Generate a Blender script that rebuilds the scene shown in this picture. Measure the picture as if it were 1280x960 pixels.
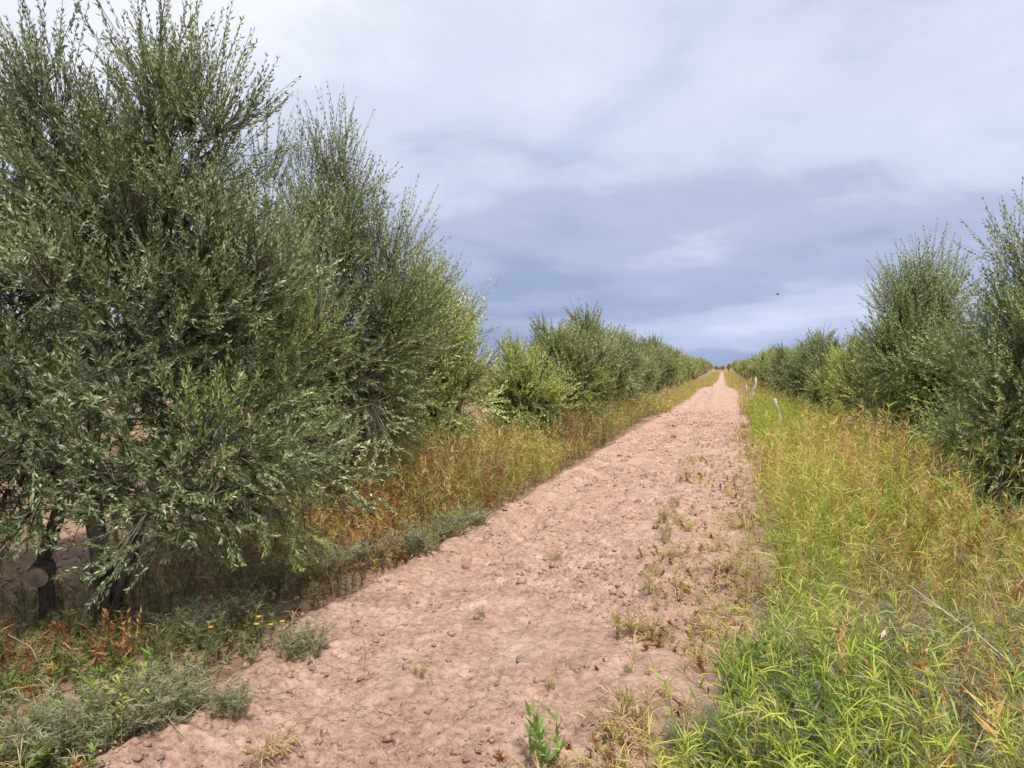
import bpy, math, random
import numpy as np
from mathutils import Vector, Matrix

scn = bpy.context.scene
for o in list(bpy.data.objects):
    bpy.data.objects.remove(o)
col = scn.collection
R = math.radians
random.seed(7)

# ------------------------------------------------------------------ camera
CAM_H, FPX, YAW, PITCH = 1.62, 950.0, R(15.5), R(-1.33)
cam = bpy.data.cameras.new('camera'); cam.sensor_width = 36.0
cam.lens = 36.0 * FPX / 1280.0
cam.clip_start = 0.05; cam.clip_end = 6000
camo = bpy.data.objects.new('camera', cam); col.objects.link(camo)
camo.location = (0, 0, CAM_H)
camo.rotation_euler = (math.pi / 2 + PITCH, 0, YAW)
scn.camera = camo

# ------------------------------------------------------------------ sky, sun, exposure
SUN_DIR = Vector((0.38, -0.58, 1.0)).normalized()       # towards the sun
sun = bpy.data.lights.new('sun', 'SUN'); sun.energy = 2.9; sun.angle = R(7); sun.color = (1.0, 0.94, 0.84)
suno = bpy.data.objects.new('sun', sun); col.objects.link(suno)
suno.rotation_euler = (-SUN_DIR).to_track_quat('-Z', 'Y').to_euler()
suno.location = (0, 0, 30)

world = bpy.data.worlds.new('World'); scn.world = world; world.use_nodes = True
SKY_OFF = (18.7, 22.3, 0.0); SKY_ROT = 24.0
def build_world():
    nt = world.node_tree; N = nt.nodes; L = nt.links; N.clear()
    out = N.new('ShaderNodeOutputWorld'); bg = N.new('ShaderNodeBackground')
    bg.inputs['Strength'].default_value = 0.1
    sky = N.new('ShaderNodeTexSky'); sky.sky_type = 'NISHITA'; sky.sun_disc = False
    sky.sun_elevation = math.asin(SUN_DIR.z); sky.sun_rotation = math.atan2(SUN_DIR.x, SUN_DIR.y)
    sky.air_density = 1.0; sky.dust_density = 1.5; sky.ozone_density = 2.0
    tc = N.new('ShaderNodeTexCoord'); sep = N.new('ShaderNodeSeparateXYZ')
    L.new(tc.outputs['Generated'], sep.inputs[0])
    def math_(op, a, b=None, clamp=False):
        m = N.new('ShaderNodeMath'); m.operation = op; m.use_clamp = clamp
        for i, v in enumerate((a, b)):
            if v is None: continue
            if hasattr(v, 'is_output'): L.new(v, m.inputs[i])
            else: m.inputs[i].default_value = v
        return m.outputs[0]
    z = math_('MAXIMUM', sep.outputs['Z'], 0.0)
    zz = math_('ADD', z, 0.16)
    u = math_('DIVIDE', sep.outputs['X'], zz); v = math_('DIVIDE', sep.outputs['Y'], zz)
    cmb = N.new('ShaderNodeCombineXYZ'); L.new(u, cmb.inputs[0]); L.new(v, cmb.inputs[1])
    def noise(scale, detail, rough, off, dist=0.0, sx=1.0, sy=1.0):
        mp = N.new('ShaderNodeMapping'); mp.inputs['Location'].default_value = off
        mp.inputs['Scale'].default_value = (sx, sy, 1); mp.inputs['Rotation'].default_value = (0, 0, R(SKY_ROT))
        L.new(cmb.outputs[0], mp.inputs['Vector'])
        n = N.new('ShaderNodeTexNoise'); n.inputs['Scale'].default_value = scale
        n.inputs['Detail'].default_value = detail; n.inputs['Roughness'].default_value = rough
        n.inputs['Distortion'].default_value = dist
        L.new(mp.outputs[0], n.inputs['Vector']); return n.outputs['Fac']
    def ramp(fac, stops, interp='EASE'):
        r = N.new('ShaderNodeValToRGB'); r.color_ramp.interpolation = interp
        e = r.color_ramp.elements
        while len(e) < len(stops): e.new(0.5)
        for el, (p, c) in zip(e, stops):
            el.position = p; el.color = (*c, 1)
        L.new(fac, r.inputs['Fac']); return r.outputs['Color']
    big = noise(0.42, 3.0, 0.5, SKY_OFF, 0.15)
    fine = noise(1.5, 8.0, 0.60, (SKY_OFF[1] + 4, SKY_OFF[0], 0), 0.2)
    fac = math_('ADD', math_('MULTIPLY', big, 0.74), math_('MULTIPLY', fine, 0.30))
    cloud = ramp(fac, [(0.37, (2.4, 2.8, 3.85)), (0.47, (3.1, 3.45, 4.5)), (0.56, (4.3, 4.55, 5.4)), (0.68, (5.6, 5.75, 6.3))])
    dim = N.new('ShaderNodeMix'); dim.data_type = 'RGBA'; dim.blend_type = 'MULTIPLY'; dim.inputs[0].default_value = 1.0
    L.new(cloud, dim.inputs[6]); L.new(ramp(z, [(0.0, (0.70, 0.78, 0.92)), (0.20, (0.93, 0.95, 0.98)), (0.42, (1.0, 1.0, 1.0))]), dim.inputs[7]); cloud = dim.outputs[2]
    thin = noise(1.1, 6.0, 0.55, (SKY_OFF[0] + 9, 2.3, 0), 0.3)
    mask = ramp(thin, [(0.26, (0.72, 0.72, 0.72)), (0.46, (0.97, 0.97, 0.97))])
    mix = N.new('ShaderNodeMix'); mix.data_type = 'RGBA'
    L.new(mask, mix.inputs['Factor']); L.new(sky.outputs['Color'], mix.inputs[6]); L.new(cloud, mix.inputs[7])
    L.new(mix.outputs[2], bg.inputs['Color']); L.new(bg.outputs[0], out.inputs[0])
build_world()
scn.view_settings.view_transform = 'Standard'; scn.view_settings.look = 'None'
scn.view_settings.gamma = 1.0; scn.view_settings.exposure = 0.76
scn.cycles.max_bounces = 6; scn.cycles.transmission_bounces = 6; scn.cycles.transparent_max_bounces = 4

# ------------------------------------------------------------------ pixel -> place
_M = Matrix.Rotation(YAW, 3, 'Z') @ Matrix.Rotation(math.pi / 2 + PITCH, 3, 'X')
def G(px, py, h=0.0):
    """point of the photograph's ray at height h above the ground"""
    d = _M @ Vector(((px - 640) / FPX, -(py - 480) / FPX, -1.0))
    t = (h - CAM_H) / d.z
    return (d.x * t, d.y * t)

# ------------------------------------------------------------------ numpy noise
_tab = np.random.default_rng(11).random((256, 256))
def vnoise(x, y):
    xi = np.floor(x).astype(int); yi = np.floor(y).astype(int)
    fx = x - xi; fy = y - yi
    fx = fx * fx * (3 - 2 * fx); fy = fy * fy * (3 - 2 * fy)
    a = _tab[xi & 255, yi & 255]; b = _tab[(xi + 1) & 255, yi & 255]
    c = _tab[xi & 255, (yi + 1) & 255]; d = _tab[(xi + 1) & 255, (yi + 1) & 255]
    return (a * (1 - fx) + b * fx) * (1 - fy) + (c * (1 - fx) + d * fx) * fy
def fbm(x, y, s, octs=4, gain=0.5):
    t = 0; a = 1; n = 0
    for i in range(octs):
        t = t + a * vnoise(x * s + 17.3 * i, y * s + 9.1 * i); n += a; a *= gain; s *= 2.03
    return t / n - 0.5
_t2 = np.random.default_rng(12).random((256, 256, 3))
def lumps(x, y, cell, keep=0.6):
    """rounded lumps of uneven size, one per cell at most"""
    x = x / cell; y = y / cell
    xi = np.floor(x).astype(int); yi = np.floor(y).astype(int)
    best = np.zeros_like(x)
    for i in (-1, 0, 1):
        for j in (-1, 0, 1):
            t = _t2[(xi + i) & 255, (yi + j) & 255]
            r = 0.25 + 0.5 * t[..., 2]
            d2 = ((x - xi - i - t[..., 0]) ** 2 + ((y - yi - j - t[..., 1]) * 0.9) ** 2) / (r * r)
            h = np.sqrt(np.clip(1 - d2, 0, 1)) * r * (t[..., 2] < keep)
            best = np.maximum(best, h)
    return best
def sstep(a, b, v):
    t = np.clip((v - a) / (b - a), 0, 1); return t * t * (3 - 2 * t)
def edge_l(y):
    return np.interp(y, [2, 4.4, 10, 14, 19, 27, 37, 48, 56, 93, 200], [-2.3, -2.42, -2.22, -2.18, -2.05, -1.85, -1.6, -1.35, -.9, -.6, -.45]) + 0.40 * fbm(y, y * 0 + 3.3, 0.7, 5, .65)
def edge_r(y):
    return np.interp(y, [2, 3.1, 4.7, 6.2, 9, 12, 20, 38, 48, 56, 200], [-.45, -.25, .10, .33, .42, .46, .62, .85, .7, .35, .15]) + 0.45 * fbm(y, y * 0 + 8.3, 0.8, 5, .65)
def roll(x, y):      # broad rise and fall of the land
    return 0.20 * np.exp(-((y - 50) / 8) ** 2) - 0.05 * sstep(55, 75, y) * sstep(120, 90, y) + 0.25 * sstep(90, 200, y)
def z_path(x, y, fine=True):
    L_, R_ = edge_l(y), edge_r(y)
    inside = sstep(-0.15, 0.25, x - L_) * sstep(-0.15, 0.25, R_ - x)
    z = roll(x, y) + 0.05 * fbm(x, y, 1.3, 3)
    z = z + 0.07 * np.exp(-((x - L_ + 0.02) / 0.16) ** 2) * (0.7 + 0.9 * fbm(x, y, 1.7, 3))       # loose bank on the left edge
    z = z - 0.028 * np.exp(-((x - L_ - 0.42 - 0.15 * fbm(y, x, 0.6, 2)) / 0.13) ** 2)             # wheel rut
    z = z + 0.030 * np.exp(-((x + 0.45) / 0.22) ** 2)                                              # strip between the ruts
    z = z + 0.022 * np.sin(x * 11 + 5 * fbm(x, y, 0.8, 3)) * inside * 0.5
    z = z + 0.085 * (np.abs(fbm(x * 4.5 + 1.5 * fbm(x, y, .6, 2), y * .55, 1.0, 3)) - .12) * inside * np.clip(.6 + 2 * fbm(x + 31, y, .35, 2), .1, 1.4)     # tine marks along the path
    if fine:
        rough = np.clip(0.75 + 1.6 * fbm(x, y, 0.9, 3), 0.25, 1.4) * (0.35 + 0.65 * inside)
        z = z + rough * (0.030 * lumps(x, y, 0.16, .4) + 0.026 * lumps(x + 5, y, 0.085, .6) + 0.024 * lumps(x, y + 9, 0.045, .8) + 0.105 * fbm(x, y, 8, 5, .72))
        z = z - 0.12 * np.clip(fbm(x * 1.0, y * 0.8, 6, 3) - 0.12, 0, 1) * inside
    return z
def z_ground(x, y):
    L_, R_ = edge_l(y), edge_r(y)
    into = sstep(0.0, 0.35, x - L_) * sstep(0.0, 0.35, R_ - x)
    far = sstep(3, 6, np.abs(x + 3.8) * (x < -1))
    z = roll(x, y) + 0.05 * fbm(x, y, 1.3, 3) - 0.14 * into
    fur = sstep(-4.9, -5.3, x) + sstep(5.0, 5.6, x)
    z = z + fur * (0.07 * np.sin(x * 8.5 + 2.5 * fbm(x, y, 0.5, 2)) + 0.05 * lumps(x, y, 0.2, .8) + 0.07 * fbm(x, y, 4, 3))
    z = z - 0.02 * (1 - fur)
    return z
def zsurf(x, y):
    return np.maximum(z_path(x, y, False) + 0.005, z_ground(x, y))

# ------------------------------------------------------------------ materials
def new_mat(name):
    m = bpy.data.materials.new(name); m.use_nodes = True
    m.node_tree.nodes.clear(); return m, m.node_tree.nodes, m.node_tree.links
def mat_veg(name, trans=0.28, rough=0.55, spec=0.25):
    m, N, L = new_mat(name)
    o = N.new('ShaderNodeOutputMaterial'); p = N.new('ShaderNodeBsdfPrincipled'); t = N.new('ShaderNodeBsdfTranslucent')
    mx = N.new('ShaderNodeMixShader'); a = N.new('ShaderNodeAttribute'); a.attribute_name = 'col'
    p.inputs['Roughness'].default_value = rough; p.inputs['Specular IOR Level'].default_value = spec
    L.new(a.outputs['Color'], p.inputs['Base Color'])
    g = N.new('ShaderNodeMix'); g.data_type = 'RGBA'; g.blend_type = 'MULTIPLY'; g.inputs[0].default_value = 1
    g.inputs[7].default_value = (1.2, 1.3, 0.6, 1)
    L.new(a.outputs['Color'], g.inputs[6]); L.new(g.outputs[2], t.inputs['Color'])
    mx.inputs[0].default_value = trans
    L.new(p.outputs[0], mx.inputs[1]); L.new(t.outputs[0], mx.inputs[2]); L.new(mx.outputs[0], o.inputs[0])
    return m
def mat_noise(name, stops, scale, detail=8, rough=0.65, bump=0.3, bscale=None, bdist=0.01, roughness=0.9, stretch=(1, 1, 1), coord='Object', second=None, speck=None):
    m, N, L = new_mat(name)
    o = N.new('ShaderNodeOutputMaterial'); p = N.new('ShaderNodeBsdfPrincipled')
    p.inputs['Roughness'].default_value = roughness; p.inputs['Specular IOR Level'].default_value = 0.15
    tc = N.new('ShaderNodeTexCoord'); mp = N.new('ShaderNodeMapping'); mp.inputs['Scale'].default_value = stretch
    L.new(tc.outputs[coord], mp.inputs[0])
    n = N.new('ShaderNodeTexNoise'); n.inputs['Scale'].default_value = scale; n.inputs['Detail'].default_value = detail
    n.inputs['Roughness'].default_value = rough; L.new(mp.outputs[0], n.inputs['Vector'])
    r = N.new('ShaderNodeValToRGB'); e = r.color_ramp.elements
    while len(e) < len(stops): e.new(.5)
    for el, (q, c) in zip(e, stops): el.position = q; el.color = (*c, 1)
    L.new(n.outputs['Fac'], r.inputs[0]); c = r.outputs[0]
    if second:
        n2 = N.new('ShaderNodeTexNoise'); n2.inputs['Scale'].default_value = second[0]; n2.inputs['Detail'].default_value = 5
        L.new(mp.outputs[0], n2.inputs['Vector'])
        r2 = N.new('ShaderNodeValToRGB'); r2.color_ramp.elements[0].position = second[1]; r2.color_ramp.elements[1].position = second[2]
        L.new(n2.outputs['Fac'], r2.inputs[0])
        mx = N.new('ShaderNodeMix'); mx.data_type = 'RGBA'; L.new(r2.outputs[0], mx.inputs[0]); L.new(c, mx.inputs[6])
        mx.inputs[7].default_value = (*second[3], 1); c = mx.outputs[2]
    if speck:
        n3 = N.new('ShaderNodeTexNoise'); n3.inputs['Scale'].default_value = speck[0]; n3.inputs['Detail'].default_value = 7; n3.inputs['Roughness'].default_value = .75
        L.new(mp.outputs[0], n3.inputs['Vector']); r3 = N.new('ShaderNodeValToRGB'); e3 = r3.color_ramp.elements
        e3[0].position = .34; e3[0].color = (*speck[1], 1); e3[1].position = .56; e3[1].color = (*speck[2], 1); L.new(n3.outputs['Fac'], r3.inputs[0])
        m3 = N.new('ShaderNodeMix'); m3.data_type = 'RGBA'; m3.blend_type = 'MULTIPLY'; m3.inputs[0].default_value = 1; L.new(c, m3.inputs[6]); L.new(r3.outputs[0], m3.inputs[7]); c = m3.outputs[2]
    L.new(c, p.inputs['Base Color'])
    nb = N.new('ShaderNodeTexNoise'); nb.inputs['Scale'].default_value = bscale or scale * 3; nb.inputs['Detail'].default_value = 6
    nb.inputs['Roughness'].default_value = 0.7; L.new(mp.outputs[0], nb.inputs['Vector'])
    b = N.new('ShaderNodeBump'); b.inputs['Strength'].default_value = bump; b.inputs['Distance'].default_value = bdist
    L.new(nb.outputs['Fac'], b.inputs['Height']); L.new(b.outputs[0], p.inputs['Normal']); L.new(p.outputs[0], o.inputs[0])
    return m
M_leaf = mat_veg('olive_leaf', 0.24, 0.58, 0.22)
M_weed = mat_veg('weed_leaf', 0.33, 0.55, 0.25)
M_dry = mat_veg('dry_stem', 0.15, 0.75, 0.1)
SOIL = [(0.30, (0.33, 0.205, 0.155)), (0.44, (0.48, 0.315, 0.245)), (0.58, (0.60, 0.418, 0.335)), (0.72, (0.68, 0.50, 0.42))]
M_soil = mat_noise('tilled_soil', SOIL, 3.2, 10, 0.72, 1.0, 40, 0.03, second=(1.1, 0.46, 0.72, (0.50, 0.325, 0.25)), speck=(22, (.62, .57, .55), (1.16, 1.13, 1.11)))
M_ground = mat_noise('field_soil', [(0.3, (0.20, 0.13, 0.09)), (0.5, (0.36, 0.235, 0.17)), (0.72, (0.50, 0.34, 0.26))], 1.6, 10, 0.7, 0.9, 24, 0.05, second=(0.35, 0.45, 0.7, (0.27, 0.20, 0.12)), speck=(9, (.6, .55, .52), (1.15, 1.12, 1.1)))
M_clod = mat_noise('soil_clod', [(0.3, (0.50, 0.345, 0.275)), (0.7, (0.68, 0.51, 0.42))], 1.5, 8, 0.7, 0.8, 5, 0.1)
M_bark = mat_noise('olive_bark', [(0.36, (0.04, 0.032, 0.025)), (0.50, (0.15, 0.12, 0.095)), (0.68, (0.34, 0.29, 0.24))], 14, 9, .75, 1.0, 30, 0.05, stretch=(1, 1, 0.3))
M_cut = mat_noise('sawn_wood', [(0.3, (0.11, 0.085, 0.065)), (0.7, (0.26, 0.20, 0.155))], 18, 6, .6, 0.4, 60, 0.004)
M_post = mat_noise('weathered_wood', [(0.3, (0.22, 0.19, 0.15)), (0.7, (0.66, 0.63, 0.56))], 14, 6, .6, 0.5, 40, 0.006, stretch=(1, 1, 0.15))

# ------------------------------------------------------------------ mesh helpers
class MB:
    def __init__(s): s.V = []; s.F = []; s.C = []; s.n = 0
    def add(s, V, F, C):
        V = np.asarray(V, np.float32).reshape(-1, 3); C = np.broadcast_to(np.asarray(C, np.float32), V.shape)
        s.V.append(V); s.C.append(C); s.F.append(np.asarray(F, np.int32) + s.n); s.n += len(V)
    def mesh(s, name, mats, smooth=True):
        me = bpy.data.meshes.new(name)
        V = np.concatenate(s.V); C = np.concatenate(s.C)
        loops = np.concatenate([f.ravel() for f in s.F])
        tot = np.concatenate([np.full(len(f), f.shape[1], np.int32) for f in s.F])
        start = np.concatenate([[0], np.cumsum(tot)[:-1]]).astype(np.int32)
        me.vertices.add(len(V)); me.vertices.foreach_set('co', V.ravel())
        me.loops.add(len(loops)); me.loops.foreach_set('vertex_index', loops)
        me.polygons.add(len(tot)); me.polygons.foreach_set('loop_start', start); me.polygons.foreach_set('loop_total', tot)
        if smooth: me.polygons.foreach_set('use_smooth', np.ones(len(tot), bool))
        a = me.color_attributes.new('col', 'FLOAT_COLOR', 'POINT')
        a.data.foreach_set('color', np.concatenate([C, np.ones((len(C), 1), np.float32)], 1).ravel())
        me.update(calc_edges=True)
        for m in (mats if isinstance(mats, (list, tuple)) else [mats]): me.materials.append(m)
        return me
def nrm(v): return v / np.maximum(np.linalg.norm(v, axis=-1, keepdims=True), 1e-9)
UP = np.array([0., 0., 1.])
def tubes(mb, P, Rr, sides, C, cap=False):
    """n polylines P (n,k,3) with radii (n,k)"""
    P = np.asarray(P, float); n, k, _ = P.shape
    T = nrm(np.gradient(P, axis=1)); ax = nrm(P[:, -1] - P[:, 0])
    ref = np.where(np.abs(ax[:, 2:3]) < 0.8, UP, np.array([1., 0, 0]))[:, None, :]
    U = nrm(np.cross(T, ref)); W = np.cross(T, U)
    a = np.arange(sides) * 2 * np.pi / sides
    Rr = np.broadcast_to(Rr, (n, k))
    V = P[:, :, None, :] + Rr[:, :, None, None] * (np.cos(a)[None, None, :, None] * U[:, :, None, :] + np.sin(a)[None, None, :, None] * W[:, :, None, :])
    i = np.arange(n)[:, None, None] * k * sides; j = np.arange(k - 1)[None, :, None] * sides; s = np.arange(sides)[None, None, :]; s2 = (s + 1) % sides
    F = np.stack([i + j + s, i + j + s2, i + j + sides + s2, i + j + sides + s], -1).reshape(-1, 4)
    C = np.asarray(C, float)
    if C.ndim == 2: C = np.repeat(C, k * sides, 0)
    mb.add(V.reshape(-1, 3), F, C)
    if cap:
        for q in range(n):
            base = mb.n - n * k * sides + q * k * sides
            mb.F.append(np.arange(base + (k - 1) * sides, base + k * sides, dtype=np.int32)[None, :])
def ribbons(mb, B, D, S, L, W, droop, seg, C, tipC=None, wide=0.3):
    """curved pointed blades from B along D"""
    n = len(B); t = np.linspace(0, 1, seg + 1)
    if seg == 1:                                             # fine leaves: one slim triangle each
        L = np.broadcast_to(L, n)[:, None]; off = S * np.broadcast_to(W, n)[:, None] * .5; tip = B + L * D - (np.broadcast_to(droop, n)[:, None] * L) * UP
        mb.add(np.stack([B - off, B + off, tip], 1).reshape(-1, 3), np.arange(n)[:, None] * 3 + np.arange(3)[None], np.repeat(C, 3, 0)); return
    L = np.broadcast_to(L, n); W = np.broadcast_to(W, n); droop = np.broadcast_to(droop, n)
    P = B[:, None, :] + L[:, None, None] * (t[None, :, None] * D[:, None, :] - (droop[:, None] * t[None, :] ** 2)[..., None] * UP)
    prof = np.where(t < wide, 0.35 + 0.65 * t / wide, (1 - t) / (1 - wide) * 0.95 + 0.05)
    off = (0.5 * W[:, None] * prof[None, :])[..., None] * S[:, None, :]
    V = np.stack([P - off, P + off], 2)
    i = np.arange(n)[:, None] * (seg + 1) * 2; j = np.arange(seg)[None, :] * 2
    F = np.stack([i + j, i + j + 1, i + j + 3, i + j + 2], -1).reshape(-1, 4)
    if tipC is None: Cc = np.repeat(C, (seg + 1) * 2, 0)
    else: Cc = np.repeat((C[:, None, :] * (1 - t[None, :, None]) + tipC[:, None, :] * t[None, :, None]).reshape(-1, 3), 2, 0)
    mb.add(V.reshape(-1, 3), F, Cc)
def leaves(mb, B, D, S, L, W, C, hexa=False, bend=0.0):
    n = len(B); L = np.broadcast_to(L, n)[:, None]; W = np.broadcast_to(W, n)[:, None] * 0.5
    if hexa == 'tri':
        mb.add(np.stack([B + S * W, B + D * L, B - S * W * 1.2 + D * L * .2], 1).reshape(-1, 3), np.arange(n)[:, None] * 3 + np.arange(3)[None], np.repeat(C, 3, 0)); return
    Nn = np.cross(D, S)
    if hexa:
        V = np.stack([B, B + D * L * .3 + S * W * .9, B + D * L * .7 + S * W * .8 + Nn * L * bend, B + D * L, B + D * L * .7 - S * W * .8 + Nn * L * bend, B + D * L * .3 - S * W * .9], 1)
        i = np.arange(n)[:, None] * 6
        F = np.concatenate([i + np.array([0, 1, 2, 5]), i + np.array([2, 3, 4, 5])], 0); k = 6
    else:
        V = np.stack([B, B + D * L * .45 + S * W, B + D * L, B + D * L * .45 - S * W], 1)
        F = np.arange(n)[:, None] * 4 + np.arange(4)[None, :]; k = 4
    mb.add(V.reshape(-1, 3), F, np.repeat(C, k, 0))
def perp(D, rng):
    r = rng.normal(size=D.shape); return nrm(np.cross(D, r))

def obj(name, me, parent=None, kind=None):
    o = bpy.data.objects.new(name, me); col.objects.link(o)
    if parent is not None: o.parent = parent
    if kind: o['kind'] = kind
    return o
def tag(o, label, cat=None, group=None, kind=None):
    o['label'] = label
    if cat: o['category'] = cat
    if group: o['group'] = group
    if kind: o['kind'] = kind
    return o
def thing(name, label, cat, loc, rz=0.0, sc=1.0, group=None):
    o = bpy.data.objects.new(name, None); col.objects.link(o); o.empty_display_size = 0.2
    o.location = loc; o.rotation_euler = (0, 0, rz); o.scale = (sc, sc, sc) if np.isscalar(sc) else sc
    return tag(o, label, cat, group)

# ------------------------------------------------------------------ the land
def grid_mesh(name, xs, ys, zf, mat):
    X, Y = np.meshgrid(xs, ys); Z = zf(X, Y)
    V = np.stack([X, Y, Z], -1).reshape(-1, 3); nx, ny = len(xs), len(ys)
    i = (np.arange(ny - 1)[:, None] * nx + np.arange(nx - 1)[None, :]).ravel()
    return V, np.stack([i, i + 1, i + nx + 1, i + nx], 1)
def ground():
    mb = MB()
    def spaced(lo, hi, f):
        v = [lo]
        while v[-1] < hi: v.append(v[-1] + f(v[-1]))
        return np.array(v)
    xs = np.concatenate([np.array([-3000, -600, -120, -40, -22]), np.linspace(-15, -4.6, 110), np.linspace(-4.5, 5, 60), np.linspace(5.3, 14, 30), np.array([20, 40, 120, 600, 3000])])
    ys = np.concatenate([np.array([-3000, -300, -40, -8, -2]), spaced(0.0, 40, lambda y: 0.06 + 0.014 * y), np.array([42, 46, 50, 55, 60, 66, 74, 84, 95, 110, 130, 150, 175, 200, 240, 320, 500, 1000, 3000])])
    V, F = grid_mesh('ground', xs, ys, z_ground, None); mb.add(V, F, (1, 1, 1))
    o = obj('ground', mb.mesh('ground', M_ground)); tag(o, 'pinkish brown field soil under the olive rows', 'ground', kind='structure')
    mb = MB()
    def path_z(X, Y):
        Z = z_path(X, Y); L_, R_ = edge_l(Y), edge_r(Y)
        return Z - 0.16 * (1 - sstep(-0.35, 0.0, X - L_) * sstep(-0.4, -0.05, R_ - X))
    V, F = grid_mesh('path', np.linspace(-3.0, 1.0, 285), spaced(1.7, 9.0, lambda y: max(0.009, 0.0042 * y)), path_z, None); mb.add(V, F, (1, 1, 1))
    V, F = grid_mesh('path', np.linspace(-3.0, 1.0, 190), spaced(9.0, 40, lambda y: 0.006 * y), path_z, None); mb.add(V, F, (1, 1, 1))
    V, F = grid_mesh('path', np.linspace(-3.0, 1.0, 70), spaced(39.9, 205, lambda y: 0.008 * y), path_z, None); mb.add(V, F, (1, 1, 1))
    p = obj('path', mb.mesh('path', M_soil)); tag(p, 'freshly tilled pink soil path between the olive rows', 'path', kind='structure')
    return p
path = ground()

# soil clods: the larger ones singly, the crumbs as one mass
def ico():
    import bmesh
    bm = bmesh.new(); bmesh.ops.create_icosphere(bm, subdivisions=1, radius=1.0)
    V = np.array([v.co[:] for v in bm.verts]); F = np.array([[v.index for v in f.verts] for f in bm.faces]); bm.free(); return V, F
ICV, ICF = ico()
def clods():
    rng = np.random.default_rng(5); protos = []
    for k in range(9):
        mb = MB(); V = ICV * (0.75 + 0.5 * rng.random((len(ICV), 1))) * np.array([1, 0.65 + .3 * rng.random(), 0.35 + .25 * rng.random()])
        mb.add(V, ICF, (1, 1, 1)); protos.append(mb.mesh('soil_clod', M_clod, smooth=k % 3 == 0))
    n = 0
    while n < 280:
        y = 2.2 + 9.5 * rng.random() ** 1.6; x = rng.uniform(-2.5, 0.5)
        if fbm(np.array([x]), np.array([y]), 0.9, 3)[0] < rng.normal(0.0, 0.1): continue
        if x > edge_r(np.array([y]))[0] + .1 or x < edge_l(np.array([y]))[0] - .05: continue
        s = min(0.009 + rng.gamma(2.0, 0.004), 0.038) * (1 + 0.05 * y)
        o = bpy.data.objects.new('soil_clod', protos[n % 9]); col.objects.link(o); o.parent = path
        o.location = (x, y, z_path(np.array([x]), np.array([y]))[0] + 0.12 * s); o.scale = (s, s, s)
        o.rotation_euler = (rng.normal(0, .3), rng.normal(0, .3), rng.random() * 6.28); n += 1
    m = 18000
    y = 2.0 + 26 * rng.random(m) ** 1.9; x = rng.uniform(-2.6, 0.6, m)
    ok = (x < edge_r(y) + .1) & (x > edge_l(y) - .1) & (fbm(x, y, 0.9, 3) > rng.normal(-0.02, 0.12, m)); x, y = x[ok], y[ok]
    m = 4500; x = np.concatenate([x, rng.uniform(-10, -4.9, m)]); y = np.concatenate([y, rng.uniform(3, 16, m)]); m = len(x)
    s = (0.004 + rng.gamma(1.5, 0.0035, m)) * (1 + 0.06 * y); s = s * np.where(x < -4, 1.8, 1); z = np.where(x < -4, z_ground(x, y), z_path(x, y)) + 0.2 * s
    from numpy import einsum
    low = np.array([[1, 0, 0], [-1, 0, 0], [0, 1, 0], [0, -1, 0], [0, 0, .7], [0, 0, -.7]]); lf = np.array([[0, 2, 4], [2, 1, 4], [1, 3, 4], [3, 0, 4], [2, 0, 5], [1, 2, 5], [3, 1, 5], [0, 3, 5]])
    a = rng.random(m) * 6.28; J = 0.6 + 0.7 * rng.random((m, 6, 1)); V = low[None] * J
    V = np.stack([V[..., 0] * np.cos(a)[:, None] - V[..., 1] * np.sin(a)[:, None], V[..., 0] * np.sin(a)[:, None] + V[..., 1] * np.cos(a)[:, None], V[..., 2] + 0.25 * V[..., 0]], -1)
    V = V * s[:, None, None] + np.stack([x, y, z], -1)[:, None, :]
    mb = MB(); mb.add(V.reshape(-1, 3), (np.arange(m)[:, None, None] * 6 + lf[None]).reshape(-1, 3), (1, 1, 1))
    o = obj('soil_crumbs', mb.mesh('soil_crumbs', M_soil, False), path, 'stuff')
clods()

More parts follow.
